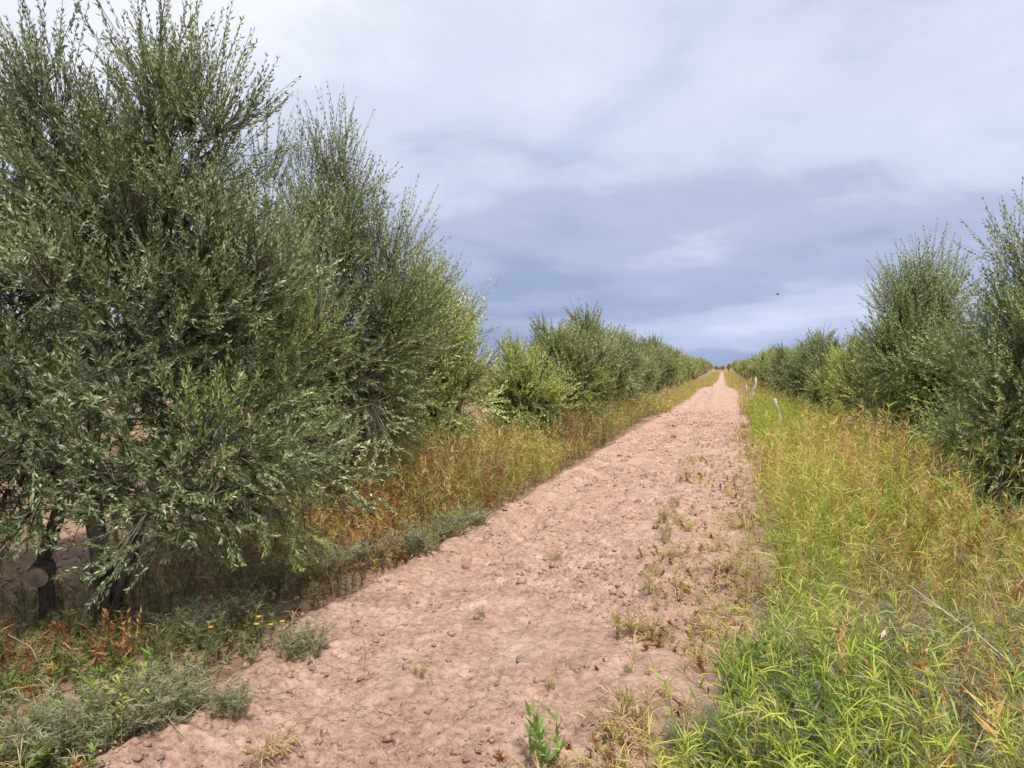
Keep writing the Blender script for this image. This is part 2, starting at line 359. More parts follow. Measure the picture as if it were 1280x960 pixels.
# ------------------------------------------------------------------ olive trees
def olive(seed, lobes, stems, nodes=170, twigs=1200, per=38, twig_len=(0.22, 0.42), leaf=(0.052, 0.011), tint=(1, 1, 1), hexa=False, upright=0.6, young=0.12, silver=0.38, clusters=None, spray=1.0):
    """meshes of one olive tree: trunk, branches, crown"""
    rng = np.random.default_rng(seed); lobes = np.array(lobes, float)
    ctr = np.average(lobes[:, :3], axis=0, weights=lobes[:, 3] * lobes[:, 4] * lobes[:, 5])
    zlo = (lobes[:, 2] - lobes[:, 5]).min(); zhi = (lobes[:, 2] + lobes[:, 5]).max()
    w = (lobes[:, 3] * lobes[:, 4] * lobes[:, 5]) ** 0.5; w = w / w.sum()
    def sample(n, rlo, pw):
        k = rng.choice(len(lobes), n, p=w); d = nrm(rng.normal(size=(n, 3)))
        r = rlo + (1 - rlo) * rng.random(n) ** pw
        wob = 1 + 0.22 * np.sin(d[:, 0] * 5 + k * 2.1 + seed) * np.cos(d[:, 1] * 4 + d[:, 2] * 5 + seed * .7)
        return lobes[k, :3] + d * lobes[k, 3:] * (r * wob)[:, None], d, k, r
    trunk = MB(); br = MB(); tops = []
    for st in stems:                                          # (points, r0, r1)
        pts, r0, r1 = np.array(st[0], float), st[1], st[2]
        K_ = 22; t = np.linspace(0, len(pts) - 1, K_); i = np.minimum(t.astype(int), len(pts) - 2); f = (t - i)[:, None]; f = f * f * (3 - 2 * f)
        P = pts[i] * (1 - f) + pts[i + 1] * f; P[1:] += np.cumsum(rng.normal(0, r0 * 0.06, (K_ - 1, 3)), 0) * np.linspace(1, .5, K_ - 1)[:, None]
        rr = np.linspace(r0, r1, K_) * (1 + 0.10 * rng.normal(size=K_)); rr[:4] *= (1.6, 1.3, 1.15, 1.05)
        sides = 14; tubes(trunk, P[None], rr[None], sides, (1, 1, 1))
        ridge = np.repeat(rng.normal(0, .14, (1, sides)), K_, 0) + rng.normal(0, .09, (K_, sides)); ridge[:4] *= 1.8
        V = trunk.V[-1].reshape(K_, sides, 3); trunk.V[-1] = (P[:, None] + (V - P[:, None]) * (1 + ridge[..., None])).reshape(-1, 3).astype(np.float32)
        P = P[np.linspace(0, K_ - 1, 9).astype(int)]
        tops += [(P[5], None), (P[7], None), (P[8], None)]
    pos = [t[0] for t in tops]; par = [-1] * len(pos)
    ncl = clusters or max(20, twigs // 34)
    cc, cd, ck, cr = sample(ncl, 0.38, 0.5); ok = cc[:, 2] > zlo + .1; cc, cd, cr = cc[ok], cd[ok], cr[ok]; ncl = len(cc)
    chf = np.clip((cc[:, 2] - zlo) / (zhi - zlo), 0, 1)
    CD = nrm(.60 * cd + .40 * nrm(cc - ctr) + (upright * (0.10 + 1.1 * chf) * rng.uniform(.4, 1.3, ncl))[:, None] * UP + rng.normal(0, .38, (ncl, 3)))
    Np, _, _, _ = sample(nodes // 2, 0.0, 0.6); Np = np.concatenate([Np, cc - CD * .24]); base = np.mean(pos, 0)
    o_ = np.argsort(np.linalg.norm(Np - base, axis=1)); isc = (np.arange(len(Np)) >= nodes // 2)[o_]; Np = Np[o_]; nroot = len(pos)
    for p in Np:
        A = np.array(pos); d = A - p
        cost = np.linalg.norm(d, axis=1) + 0.35 * np.maximum(A[:, 2] - p[2], 0) * 2 + 0.25 * np.linalg.norm(A - base, axis=1) * 0
        j = int(np.argmin(cost)); pos.append(p); par.append(j)
    pos = np.array(pos); cnt = np.concatenate([np.ones(nroot), isc.astype(float)])
    for i in range(len(pos) - 1, -1, -1):
        if par[i] >= 0: cnt[par[i]] += cnt[i]
    E = [i for i in range(len(pos)) if par[i] >= 0 and cnt[i] > 0]; a = pos[[par[i] for i in E]]; b = pos[E]
    t = np.linspace(0, 1, 4)[None, :, None]; P = a[:, None] * (1 - t) + b[:, None] * t
    P[:, 1:3] += rng.normal(0, 0.02, (len(E), 2, 3)) ; P[:, 1:3, 2] -= 0.03
    ra = np.minimum(0.002 + 0.0022 * cnt[[par[i] for i in E]] ** 0.5, 0.026); rb = np.minimum(0.002 + 0.0022 * cnt[E] ** 0.5, 0.024)
    tubes(br, P, ra[:, None] * (1 - t[:, :, 0]) + rb[:, None] * t[:, :, 0], 5, (1, 1, 1))
    # twigs
    nu = twigs // 5; B1, d1, _, r1 = sample(nu, 0.05, 0.7); B1 = B1 * .88 + ctr * .12; nc = twigs - nu; q = rng.integers(0, ncl, nc); size = spray * rng.uniform(.17, .38, ncl)[q]
    off = rng.normal(0, 1, (nc, 3)); ax = CD[q]; al = (off * ax).sum(1, keepdims=True); pe = off - al * ax
    B2 = cc[q] + size[:, None] * (.34 * pe + ax * rng.uniform(-.9, .55, (nc, 1)))
    D1 = nrm(0.55 * d1 + 0.45 * nrm(B1 - ctr) + (upright * .5) * UP + rng.normal(0, 0.45, (nu, 3)))
    D2 = nrm(ax + .42 * pe + rng.normal(0, .22, (nc, 3)) + UP * .1)
    B = np.concatenate([B1, B2]); D = np.concatenate([D1, D2]); r = np.concatenate([r1, cr[q]]); lum = np.concatenate([np.ones(nu), rng.uniform(.75, 1.45, ncl)[q]]); slv = np.concatenate([np.full(nu, silver), np.clip(silver + rng.normal(0, .16, ncl), .05, .9)[q]]); yng = np.concatenate([np.zeros(nu, bool), (rng.random(ncl) < young)[q]]); core = np.concatenate([np.full(nu, 1.4), np.ones(nc)])
    keep = B[:, 2] > zlo + 0.02; B, D, r, lum, slv, yng, core = B[keep], D[keep], r[keep], lum[keep], slv[keep], yng[keep], core[keep]; n = len(B)
    hf = np.clip((B[:, 2] - zlo) / (zhi - zlo), 0, 1)
    curl = (0.12 + 0.28 * rng.random(n)) * np.where(hf < 0.35, rng.choice([-0.6, 1.0], n), 1.0)
    Lt = rng.uniform(*twig_len, n) * (0.8 + 0.5 * hf)
    tt = np.array([0., 1.])
    TP = B[:, None] + Lt[:, None, None] * (tt[None, :, None] * D[:, None] + (curl[:, None] * tt[None] ** 2)[..., None] * UP)
    live = pos[cnt > 0]; dist = np.linalg.norm(B[:, None] - live[None], axis=2); j = dist.argmin(1)
    C0 = live[j]; full = np.concatenate([C0[:, None], TP], 1)
    tw = np.array([0.0038, 0.0026, 0.0010])[None].repeat(n, 0)
    twc = np.where(rng.random((n, 1)) < .2, np.array([0.30, 0.29, 0.19]), np.array([.13, .12, .085])) * (0.6 + 0.6 * rng.random((n, 1)))
    crown = MB(); tubes(crown, full, tw, 3, twc)
    m = per; s = (np.arange(m) // 2 + 0.5 * rng.random((n, m))) / (m / 2); s = 0.02 + 0.98 * s
    Pl = B[:, None] + Lt[:, None, None] * (s[..., None] * D[:, None] + (curl[:, None] * s ** 2)[..., None] * UP)
    T = nrm(D[:, None] + (2 * curl[:, None] * s)[..., None] * UP)
    u = perp(D, rng)[:, None]; v = np.cross(T, u); az = (np.arange(m) % 2) * np.pi + (np.arange(m) // 2) * np.pi / 2
    az = az[None] + rng.normal(0, .5, (n, m))
    rad = np.cos(az)[..., None] * u + np.sin(az)[..., None] * v
    LD = nrm(0.95 * T + 0.58 * rad + rng.normal(0, .22, (n, m, 3)))
    LS = nrm(np.cross(LD, rad + rng.normal(0, .45, (n, m, 3))))
    ll = leaf[0] * rng.uniform(.5, 1.25, (n, m)) * (1 - 0.45 * s ** 4); lw = leaf[1] * rng.uniform(.75, 1.2, (n, m)) * core[:, None]; ll = ll * core[:, None]
    green = np.array([0.135, 0.165, 0.080]); sil = np.array([0.30, 0.33, 0.24]); yg = np.array([0.29, 0.335, 0.10])
    g = (0.70 + 0.55 * rng.random((n, 1, 1))) * (0.8 + 0.4 * rng.random((n, m, 1)))
    g = g * lum[:, None, None]; isyoung = yng[:, None, None]
    q = rng.random((n, m, 1)); C = np.where(q < slv[:, None, None], sil, green) * g
    yf = np.where(isyoung, 0.35 + 0.5 * s[..., None], 0.10 * s[..., None] ** 2); C = C * (1 - yf) + yg * yf
    C = C * np.array(tint)
    leaves(crown, Pl.reshape(-1, 3), LD.reshape(-1, 3), LS.reshape(-1, 3), ll.ravel(), lw.ravel(), C.reshape(-1, 3), hexa, 0.03)
    return dict(trunk=trunk.mesh('trunk', M_bark), branches=br.mesh('branches', M_bark), crown=crown.mesh('crown', M_leaf))
def plant_tree(me, loc, rz, sc, label, group=None, name='olive_tree'):
    x, y = loc; z = float(zsurf(np.array([x]), np.array([y]))[0]) - 0.04
    t = thing(name, label, 'tree', (x, y, z), rz, sc, group)
    obj('trunk', me['trunk'], t); obj('branches', me['branches'], t, 'stuff'); obj('crown', me['crown'], t, 'stuff')
    return t

def build_trees():
    # the big one with the sawn stub
    T1 = olive(21, [(-.02, 0.0, 2.80, .36, .45, .88), (0.66, 0.18, 2.78, .38, .45, .88), (0.40, 0.1, 2.2, .62, .7, .6), (0.1, 0.2, 1.80, 1.05, 1.1, .80), (-.72, -.2, 2.25, .55, .6, .62),
                    (0.95, -.05, 1.15, .75, .75, .60), (-.55, -.35, 1.15, .75, .6, .45), (0.35, -0.6, 1.15, .65, .45, .55), (1.05, .4, 2.0, .45, .6, .6), (-.9, -.2, 1.5, .6, .6, .6), (-.45, -.35, .92, .60, .4, .30), (1.0, -.1, .85, .65, .6, .40), (.35, .1, 2.5, .45, .5, .6), (-.02, 0.0, 2.85, .34, .42, .80), (0.66, 0.18, 2.83, .36, .42, .80)],
               [([(-.20, -.05, 0), (-.26, -.05, .42), (-.14, 0, .85), (-.25, -.1, 1.6)], .050, .03), ([(.06, 0, 0), (.12, .02, .35), (.02, .05, .9), (.05, .1, 2.0)], .066, .035),
                ([(.12, .08, 0), (.28, .12, .5), (.50, .2, 1.2), (.75, .2, 1.9)], .042, .028)],
               nodes=640, twigs=6200, per=30, tint=(1.15, 1.17, 1.1), upright=.65, young=.10, twig_len=(.16, .34), leaf=(.043, .0112))
    t = plant_tree(T1, (-3.90, 3.88), 0, 1.0, 'large dark olive tree with several bare stems and a sawn stub near its base')
    mb = MB(); tubes(mb, np.array([[(-.24, -.04, .40), (-.20, -.10, .385), (-.155, -.165, .38), (-.12, -.215, .375)]]), np.array([[.055, .075, .072, .062]]), 12, (1, 1, 1)); stub = obj('sawn_stub', mb.mesh('sawn_stub', M_bark), t)
    mb = MB(); a = np.linspace(0, 6.283, 13)[:-1]; ax = nrm(np.array([.5, -.85, -.1])); uu = nrm(np.cross(ax, UP)); vv = np.cross(ax, uu); c = np.array([-.12, -.215, .375]) + ax * .004
    rim = c + .062 * (np.cos(a)[:, None] * uu + np.sin(a)[:, None] * vv); mb.add(np.concatenate([rim, [c + ax * .008]]), [[i, (i + 1) % 12, 12] for i in range(12)], (1, 1, 1)); obj('cut_face', mb.mesh('cut_face', M_cut, False), stub)
    T2 = olive(22, [(-.50, -.1, 2.95, .42, .5, .90), (.05, .05, 2.95, .40, .5, .92), (.52, .1, 2.45, .42, .5, .72), (-.05, .1, 1.95, .95, 1.1, .85), (.30, 0, 1.25, .75, .8, .55), (-.6, -.2, 1.4, .8, .8, .75), (.75, .1, 1.9, .35, .5, .5)],
               [([(0, 0, 0), (.06, 0, .6), (.02, .05, 1.1), (-.2, 0, 2.0)], .10, .05), ([(.12, .05, 0), (.22, .06, .6), (.35, .1, 1.2), (.45, .15, 2.0)], .07, .04)],
               nodes=520, twigs=3900, per=26, tint=(1.2, 1.2, 1.08), upright=.7, leaf=(.050, .0120))
    plant_tree(T2, (-3.85, 6.95), 0, 1.0, 'tall olive tree whose crown slopes down toward the path, beside the rust coloured weeds')
    T3 = olive(23, [(-.05, 0, 2.2, .5, .7, .70), (.22, .1, 1.95, .42, .5, .70), (-.3, -.1, 1.55, .85, 1.0, .8), (.0, -.1, 1.15, .75, .8, .72), (.35, .1, 1.4, .42, .5, .5)],
               [([(0, 0, 0), (.05, 0, .5), (0, .05, 1.0), (-.2, 0, 1.7)], .08, .04), ([(.1, .05, 0), (.2, .06, .5), (.4, .1, 1.2)], .06, .03)],
               nodes=320, twigs=2500, per=26, tint=(1.85, 1.75, 1.15), upright=1.1, leaf=(.056, .0145), young=.25)
    plant_tree(T3, (-3.9, 9.85), 0, 1.0, 'yellowish green olive tree with upright feathery shoots and foliage down to the ground')
    # rounded trees of the rows
    def rounded(seed, h, wd, **k):
        r = np.random.default_rng(seed); L_ = [(0, 0, h * .53, wd * .80, wd * .80, h * .36)]
        for q in range(6):
            a = q * 1.05 + r.random(); rr = wd * r.uniform(.3, .6)
            L_.append((rr * math.cos(a), rr * math.sin(a), h * r.uniform(.42, .68), wd * r.uniform(.40, .56), wd * r.uniform(.42, .6), h * r.uniform(.2, .3)))
        L_.append((r.normal(0, .15), r.normal(0, .15), h * .74, wd * .42, wd * .42, h * .24))
        return olive(seed, L_, [([(0, 0, 0), (.05, 0, .4), (0, .05, .9), (-.15, 0, h * .5)], .09, .045), ([(.1, .04, 0), (.18, .06, .5), (.35, .1, h * .45)], .06, .035)], **k)
    K = dict(hexa='tri', nodes=200, twigs=2000, per=26, leaf=(.066, .020), upright=.85, twig_len=(.2, .36), tint=(1.12, 1.12, .84), young=.15)
    TI = [(1.5, 1.42, 1.1), (1.7, 1.58, 1.05), (1.4, 1.36, 1.18)]; mids = [rounded(31 + i, 2.55 + .14 * i, 1.10 + .09 * (i % 3), **dict(K, tint=TI[i])) for i in range(3)]
    KF = dict(hexa='tri', nodes=50, twigs=750, per=16, leaf=(.11, .04), upright=.8, twig_len=(.2, .36), tint=(1.6, 1.5, 1.1), young=.15)
    fars = [rounded(41 + i, 2.9, 1.25, **KF) for i in range(3)]
    small = rounded(51, 1.95, .85, nodes=80, twigs=1100, per=26, leaf=(.062, .018), upright=.7, twig_len=(.18, .32), tint=(1.65, 1.55, 1.05))
    rng = np.random.default_rng(3)
    plant_tree(small, (-3.55, 13.4), 1.0, 1.02, 'short olive tree, the lowest of the row above the dry yellow grass')
    named = {16.4: 'broad round olive tree standing just past the short one', 19.2: 'olive tree with the highest rounded top above the row along the dry grass'}
    ORD = 'zeroth first second third fourth fifth sixth seventh eighth ninth tenth'.split()
    order = {-3.6: [3, '%s olive tree counted on from the short one in the row along the dry grass'], 3.0: [1, '%s olive tree on from the low bushy one behind the slanting white post']}
    def row(x0, ys, label, group, hs=1.0):
        for y in ys:
            x = x0 + rng.normal(0, .16); s = hs * rng.uniform(.80, 1.12)
            if y in named and x0 < -3 and x0 > -4: lab, grp = named[y], None; s = 1.0 if y < 18 else 1.08
            else: lab, grp = label, group
            if x0 in order and y not in named and order[x0][0] < 11:
                lab, grp = order[x0][1] % ORD[order[x0][0]], None; order[x0][0] += 1
            me = (mids if y < 48 else fars)[int(rng.integers(3))]
            plant_tree(me, (x, y), rng.random() * 6.28, (s, s, s * rng.uniform(.95, 1.06)), lab, grp)
    row(-3.6, [16.4, 19.2] + [round(22.2 + 3 * i, 1) for i in range(30)] + [115 + 6 * i for i in range(13)], 'rounded grey-green olive tree in the long row beside the strip of dry brown grass', 'olive trees of the row along the dry grass')
    # the row behind the tall green weeds
    R1 = olive(61, [(.10, 0, 2.10, .45, .5, .85), (.62, .1, 2.25, .42, .5, .85), (.1, .1, 1.6, .80, .9, .65), (-.05, -.3, 1.15, .70, .7, .55), (-.42, -.35, 0.80, .30, .35, .50), (.7, 0, 1.4, .8, .8, .7), (.25, -.35, .72, .65, .5, .5)],
               [([(0, 0, 0), (.10, 0, .35), (-.12, .05, .8), (-.1, 0, 1.7)], .10, .05), ([(.1, .1, .3), (.3, .1, .9), (.5, .1, 1.8)], .07, .04)],
               nodes=320, twigs=2400, per=32, leaf=(.056, .015), tint=(1.5, 1.48, 1.28), upright=1.0, silver=.4, twig_len=(.3, .5))
    plant_tree(R1, (2.95, 8.85), 0, 1.0, 'silvery olive tree with open upright shoots, its thick trunk showing above the tall green weeds')
    R2 = olive(62, [(0, 0, 2.50, .30, .34, .90), (.28, .1, 2.35, .26, .3, .80), (-.30, -.05, 2.0, .36, .4, .70), (0.0, 0, 1.5, .66, .7, .75), (-.1, -.1, .95, .62, .62, .55), (.3, .1, 1.7, .42, .5, .6)],
               [([(0, 0, 0), (.03, 0, .5), (0, .02, 1.0), (.02, 0, 2.2)], .08, .035)],
               nodes=300, twigs=2300, per=30, leaf=(.058, .015), tint=(1.42, 1.42, 1.22), upright=1.5, silver=.38, twig_len=(.3, .5))
    plant_tree(R2, (2.92, 13.2), 0, 1.0, 'tall narrow olive tree tapering to upright silvery shoots, beside the leafy green climber')
    plant_tree(small, (3.0, 17.3), 2.2, 1.1, 'short pale olive tree just past the tall narrow one')
    plant_tree(mids[1], (3.1, 21.0), 4.2, .80, 'low bushy olive tree behind the slanting white post')
    row(3.0, [round(25 + 3.2 * i, 1) for i in range(28)] + [116 + 6 * i for i in range(13)], 'rounded grey-green olive tree in the long row behind the tall green weeds', 'olive trees of the row behind the green weeds', .90)
    # next rows over, seen through the gaps, and the trees closing the far end
    row(-9.6, [9.0, 12.2, 15.1, 18.4, 21.5, 25.0], 'olive tree of the next row over, seen through gaps beneath the large dark tree', 'olive trees of the next row past the ploughed strip', 1.05)
    row(8.9, [19.0, 22.5, 26.0, 30.0, 34.0], 'olive tree of the row beyond, showing behind the short trees over the white posts', 'olive trees of the row beyond the weeds')
    for i in range(15):
        plant_tree(fars[i % 3], (-10.5 + 1.5 * i, 206 + rng.uniform(-4, 4)), rng.random() * 6, rng.uniform(.6, .85), 'tiny dark tree closing off the far end of the path', 'trees at the far end of the path')
build_trees()

# ------------------------------------------------------------------ weeds
def herb(mb, P, H, rng, nl, LL, LW, c0, c1, tip=None, t0=.1, ang=(.5, 1.2), droop=.25, seg=2, lean=.25, stem_r=.0022, stem_c=None, var=.3, leanto=None, wide=.3):
    n = len(P); H = np.broadcast_to(H, n)
    lv = rng.normal(0, lean, (n, 2)); lv = np.concatenate([lv, np.zeros((n, 1))], 1)
    if leanto is not None: lv = lv + np.array(leanto)
    def cur(t): return P[:, None] + H[:, None, None] * (t[..., None] * UP + (t ** 2)[..., None] * lv[:, None])
    c0, c1 = np.array(c0), np.array(c1); k = rng.random((n, 1)); base = c0 * (1 - k) + c1 * k
    if stem_r:
        t = np.linspace(0, 1, 3)[None].repeat(n, 0)
        tubes(mb, cur(t), np.linspace(stem_r, stem_r * .4, 3)[None] * np.ones((n, 1)), 3, base * .85 if stem_c is None else np.array(stem_c) * (.7 + .5 * rng.random((n, 1))))
    t = t0 + (1 - t0) * rng.random((n, nl)); B = cur(t)
    T = nrm(UP + 2 * t[..., None] * lv[:, None]); az = rng.random((n, nl)) * 6.283
    rad = np.stack([np.cos(az), np.sin(az), np.zeros_like(az)], -1)
    a = rng.uniform(*ang, (n, nl))[..., None]; D = nrm(np.cos(a) * T + np.sin(a) * rad)
    S = nrm(np.cross(D, UP + rng.normal(0, .5, (n, nl, 3))))
    L = LL * rng.uniform(.55, 1.25, (n, nl)) * np.minimum(1, .5 + H[:, None]); W = LW * rng.uniform(.7, 1.25, (n, nl))
    C = base[:, None] * (1 - var / 2 + var * rng.random((n, nl, 1))) * (.9 + .2 * rng.random((n, nl, 3)))
    Ct = C if tip is None else C * .5 + np.array(tip) * .5
    ribbons(mb, B.reshape(-1, 3), D.reshape(-1, 3), S.reshape(-1, 3), L.ravel(), W.ravel(), (droop * rng.uniform(.3, 1.6, (n, nl))).ravel(), seg, C.reshape(-1, 3), Ct.reshape(-1, 3), wide)
KINDS = dict(   # n leaves, leaf length, width, colours
    lime=dict(nl=24, LL=.115, LW=.0075, c0=(.27, .38, .04), c1=(.52, .56, .09), tip=(.58, .56, .16), ang=(.4, 1.25), droop=.28, seg=2, lean=.2),
    ochre=dict(nl=28, LL=.10, LW=.009, c0=(.56, .37, .14), c1=(.66, .50, .23), tip=(.6, .42, .18), ang=(.4, 1.3), droop=.1, seg=1, lean=.15, t0=.2),
    straw=dict(nl=11, LL=.18, LW=.007, c0=(.48, .35, .16), c1=(.64, .52, .28), ang=(.2, 1.2), droop=.35, seg=2, lean=.4),
    rust=dict(nl=28, LL=.075, LW=.010, c0=(.28, .11, .045), c1=(.44, .22, .08), ang=(.4, 1.4), droop=.1, seg=1, lean=.25, t0=.15),
    maroon=dict(nl=28, LL=.06, LW=.009, c0=(.16, .08, .06), c1=(.27, .15, .10), ang=(.4, 1.4), droop=.1, seg=1, lean=.3),
    yellow=dict(nl=14, LL=.16, LW=.0075, c0=(.33, .335, .075), c1=(.52, .46, .14), tip=(.5, .38, .15), ang=(.3, 1.1), droop=.4, seg=2, lean=.22),
    green=dict(nl=19, LL=.085, LW=.012, c0=(.13, .22, .035), c1=(.26, .36, .06), ang=(.4, 1.2), droop=.15, seg=2, lean=.25),
    feather=dict(nl=40, LL=.06, LW=.0055, c0=(.22, .23, .13), c1=(.36, .35, .23), ang=(.5, 1.5), droop=.05, seg=1, lean=.7, t0=.1, stem_r=.0014),
    dark=dict(nl=34, LL=.07, LW=.007, c0=(.10, .13, .04), c1=(.19, .21, .07), ang=(.4, 1.3), droop=.1, seg=1, lean=.3),
)
NAMES = dict(lime=('tall_grass', 'dense lime green tall grass filling the verge beside the path', 'grass'), ochre=('seeding_grass', 'ochre orange seeding grass standing in patches among green weeds', 'grass'),
    straw=('dry_grass', 'pale straw coloured dry grass tangled through the verges', 'grass'), rust=('rusty_weeds', 'rust red withered weeds in the verges below the olive trees', 'weeds'),
    maroon=('dead_weeds', 'dark maroon dead weeds beneath the large olive trees', 'weeds'), yellow=('yellow_grass', 'yellow green grass along the foot of the olive row', 'grass'),
    green=('leafy_weeds', 'bright green leafy weeds mixed into the tall grass', 'weeds'), feather=('feathery_weeds', 'grey green feathery ground weeds at the edge of the bare soil', 'weeds'),
    dark=('fine_weeds', 'dark green fine leaved weeds in the shade of the olives', 'weeds'))
pools = {k: [] for k in KINDS}
def scatter():
    rng = np.random.default_rng(77)
    def put(kind, x, y, h):
        x, y, h = map(np.asarray, (x, y, h)); pools[kind].append(np.stack([x, y, zsurf(x, y) - .02, np.broadcast_to(h, x.shape)], 1))
    # --- right verge: weight of each kind by place
    blobs_r = [('ochre', G(1085, 575, .55), .95, 25.0), ('ochre', G(1020, 545, .7), .8, 3.0), ('rust', G(1085, 620, .5), .5, 2.0), ('rust', G(1235, 715, .35), .35, 5.0), ('ochre', G(1190, 880, .2), .40, 1.0), ('straw', G(1230, 820, .2), .6, 4.0), ('rust', G(1260, 900, .1), .4, 3.0),
               ('green', G(1140, 780, .4), .45, 1.6), ('green', G(1190, 610, .5), .8, 1.2), ('straw', G(1170, 600, .4), .6, 1.6), ('dark', G(1240, 670, .4), .5, 1.2), ('green', G(1060, 880, .15), .35, 3.0), ('straw', G(960, 690, .2), .3, 1.3), ('straw', G(1240, 650, .3), .6, 1.5)]
    n = 15200; y = 1.7 + 26 * rng.random(n) ** 1.55; x = rng.uniform(-.2, 5.2, n)
    er = edge_r(y); dens = sstep(-.05, .25, x - er) * (1 - .5 * sstep(2.6, 3.6, x)); ok = rng.random(n) < dens; x, y = x[ok], y[ok]; n = len(x)
    names = ['lime', 'ochre', 'straw', 'rust', 'green', 'dark', 'yellow']; Wt = np.zeros((n, len(names)))
    Wt[:, 0] = 1.1 + 2.6 * fbm(x, y, .9, 3) + 1.5 * np.exp(-((x - edge_r(y) - .5) / .45) ** 2); Wt[:, 1] = .14 + 1.9 * np.clip(fbm(x + 9, y, .8, 3), 0, 1); Wt[:, 2] = .22 + .8 * sstep(1.2, 2.0, x) * sstep(8, 5, y) + .6 * np.clip(fbm(x, y + 9, 1.1, 3), 0, 1)
    Wt[:, 3] = .05 + .45 * sstep(1.3, 2.2, x) * sstep(8, 5, y) + 1.2 * np.clip(fbm(x + 20, y, 1.0, 3) - .12, 0, 1); Wt[:, 4] = .35 + .9 * sstep(5.5, 3.5, y); Wt[:, 5] = .05 + .5 * sstep(2.4, 3.4, x); Wt[:, 6] = .3 + 1.2 * sstep(9, 20, y)
    for kd, (bx, by), br, wt in blobs_r: Wt[:, names.index(kd)] += wt * np.exp(-(((x - bx) ** 2 + (y - by) ** 2 * .6) / br ** 2))
    Wt = np.clip(Wt, .001, None); Wt /= Wt.sum(1, keepdims=True); pick = (rng.random((n, 1)) > np.cumsum(Wt, 1)).sum(1)
    hh = (.52 + .42 * sstep(3.5, 7.5, y) - .20 * sstep(16, 25, y)) * (.62 + .38 * sstep(-.05, .3, x - edge_r(y))) * (1 - .62 * sstep(1.7, 2.6, x) * sstep(11.0, 8.5, y)) * (1 - .2 * sstep(2.5, 3.6, x)) * (.88 + 1.7 * fbm(x, y, 1.5, 4)) * (1 - .42 * np.exp(-((x - 1.0) / .7) ** 2 - ((y - 15.5) / 3.0) ** 2))
    for i, kd in enumerate(names):
        s = pick == i; put(kd, x[s], y[s], hh[s] * rng.uniform(.5, 1.2, s.sum()) * (.75 if kd in ('rust', 'straw', 'dark', 'green') else 1.0))
    # trampled dry band at the grass edge, and the broken strip along the middle
    n = 1900; y = 2.6 + 20 * rng.random(n) ** 1.4; c = rng.random(n) < .62
    x = np.where(c, edge_r(y) + .10 - np.abs(rng.normal(0, .26, n)), -.38 + .10 * fbm(y, y * 0, .5, 2) + rng.normal(0, .13, n)); ok = fbm(x + 3, y, 1.1, 3) > np.where(c, -.06, .06); x, y = x[ok], y[ok]
    kk = rng.random(len(x)); h = rng.uniform(.03, .13, len(x)) * np.where(x > -.15, 1.2, .8)
    for kd, lo, hi in (('straw', 0, .5), ('maroon', .5, .66), ('rust', .66, .74), ('yellow', .74, .90), ('feather', .90, 1)):
        s = (kk >= lo) & (kk < hi); put(kd, x[s], y[s], h[s])
    # bottom corner of mixed low growth
    n = 900; y = rng.uniform(2.3, 4.6, n); x = rng.uniform(.0, 1.6, n); ok = x > edge_r(y) + .05; x, y = x[ok], y[ok]
    put('feather', x, y, rng.uniform(.1, .3, len(x)) * (.6 + sstep(0, .6, x)))
    # --- left verge
    blobs_l = [('yellow', G(705, 575, .3), .8, 3.0), ('yellow', G(640, 600, .3), 1.2, 1.5), ('ochre', G(610, 560, .5), .8, 1.6), ('rust', G(475, 635, .4), .5, 9.0), ('ochre', G(465, 610, .5), .5, 5.0), ('maroon', G(445, 690, .2), .7, 7.0),
               ('rust', G(560, 610, .3), .5, 2.0), ('maroon', G(600, 590, .3), .6, 4.0), ('green', G(560, 650, .2), .5, 2.5), ('maroon', G(740, 545, .3), 1.2, 2.5), ('dark', G(215, 770, .2), .50, 9.0), ('green', G(60, 870, .1), .4, 3.0), ('dark', G(20, 800, .1), .4, 3.0), ('dark', G(120, 800, .1), .4, 2.0), ('rust', G(35, 820, .15), .4, 1.6), ('green', G(140, 850, .15), .3, 1.5), ('feather', G(300, 790, .1), .6, 2.5), ('dark', G(390, 690, .2), .5, 2.5)]
    n = 15500; y = 2.0 + 28 * rng.random(n) ** 1.7; x = rng.uniform(-4.9, -2.3, n); el = edge_l(y)
    ok = rng.random(n) < sstep(.12, -.35, x - el) * (.6 + .4 * sstep(5.0, 7.0, y)); x, y = x[ok], y[ok]; n = len(x)
    names = ['yellow', 'ochre', 'straw', 'rust', 'maroon', 'dark', 'feather', 'green']; Wt = np.zeros((n, 8))
    near = sstep(8.0, 4.5, y)
    Wt[:, 0] = (1.1 + 1.8 * fbm(x, y, .8, 3)) * (1 - near); Wt[:, 1] = .10 * (1 - near) + .8 * np.clip(fbm(x + 4, y, .7, 3), 0, 1); Wt[:, 2] = .5
    Wt[:, 3] = .10 + .6 * np.clip(fbm(x, y + 6, .8, 3), 0, 1); Wt[:, 4] = .12 + .5 * sstep(-3.2, -4.0, x) * near; Wt[:, 5] = .12 + .35 * near; Wt[:, 6] = .10 + 1.3 * near + .6 * np.exp(-((x - edge_l(y) + .1) / .2) ** 2); Wt[:, 7] = .15
    for kd, (bx, by), br, wt in blobs_l: Wt[:, names.index(kd)] += wt * np.exp(-(((x - bx) ** 2 + (y - by) ** 2 * .6) / br ** 2))
    Wt = np.clip(Wt, .001, None); Wt /= Wt.sum(1, keepdims=True); pick = (rng.random((n, 1)) > np.cumsum(Wt, 1)).sum(1)
    hh = (.26 + .52 * sstep(5.0, 7.5, y)) * (.35 + .65 * sstep(.1, -.5, x - edge_l(y))) * (.85 + 1.5 * fbm(x + 3, y, 1.1, 4))
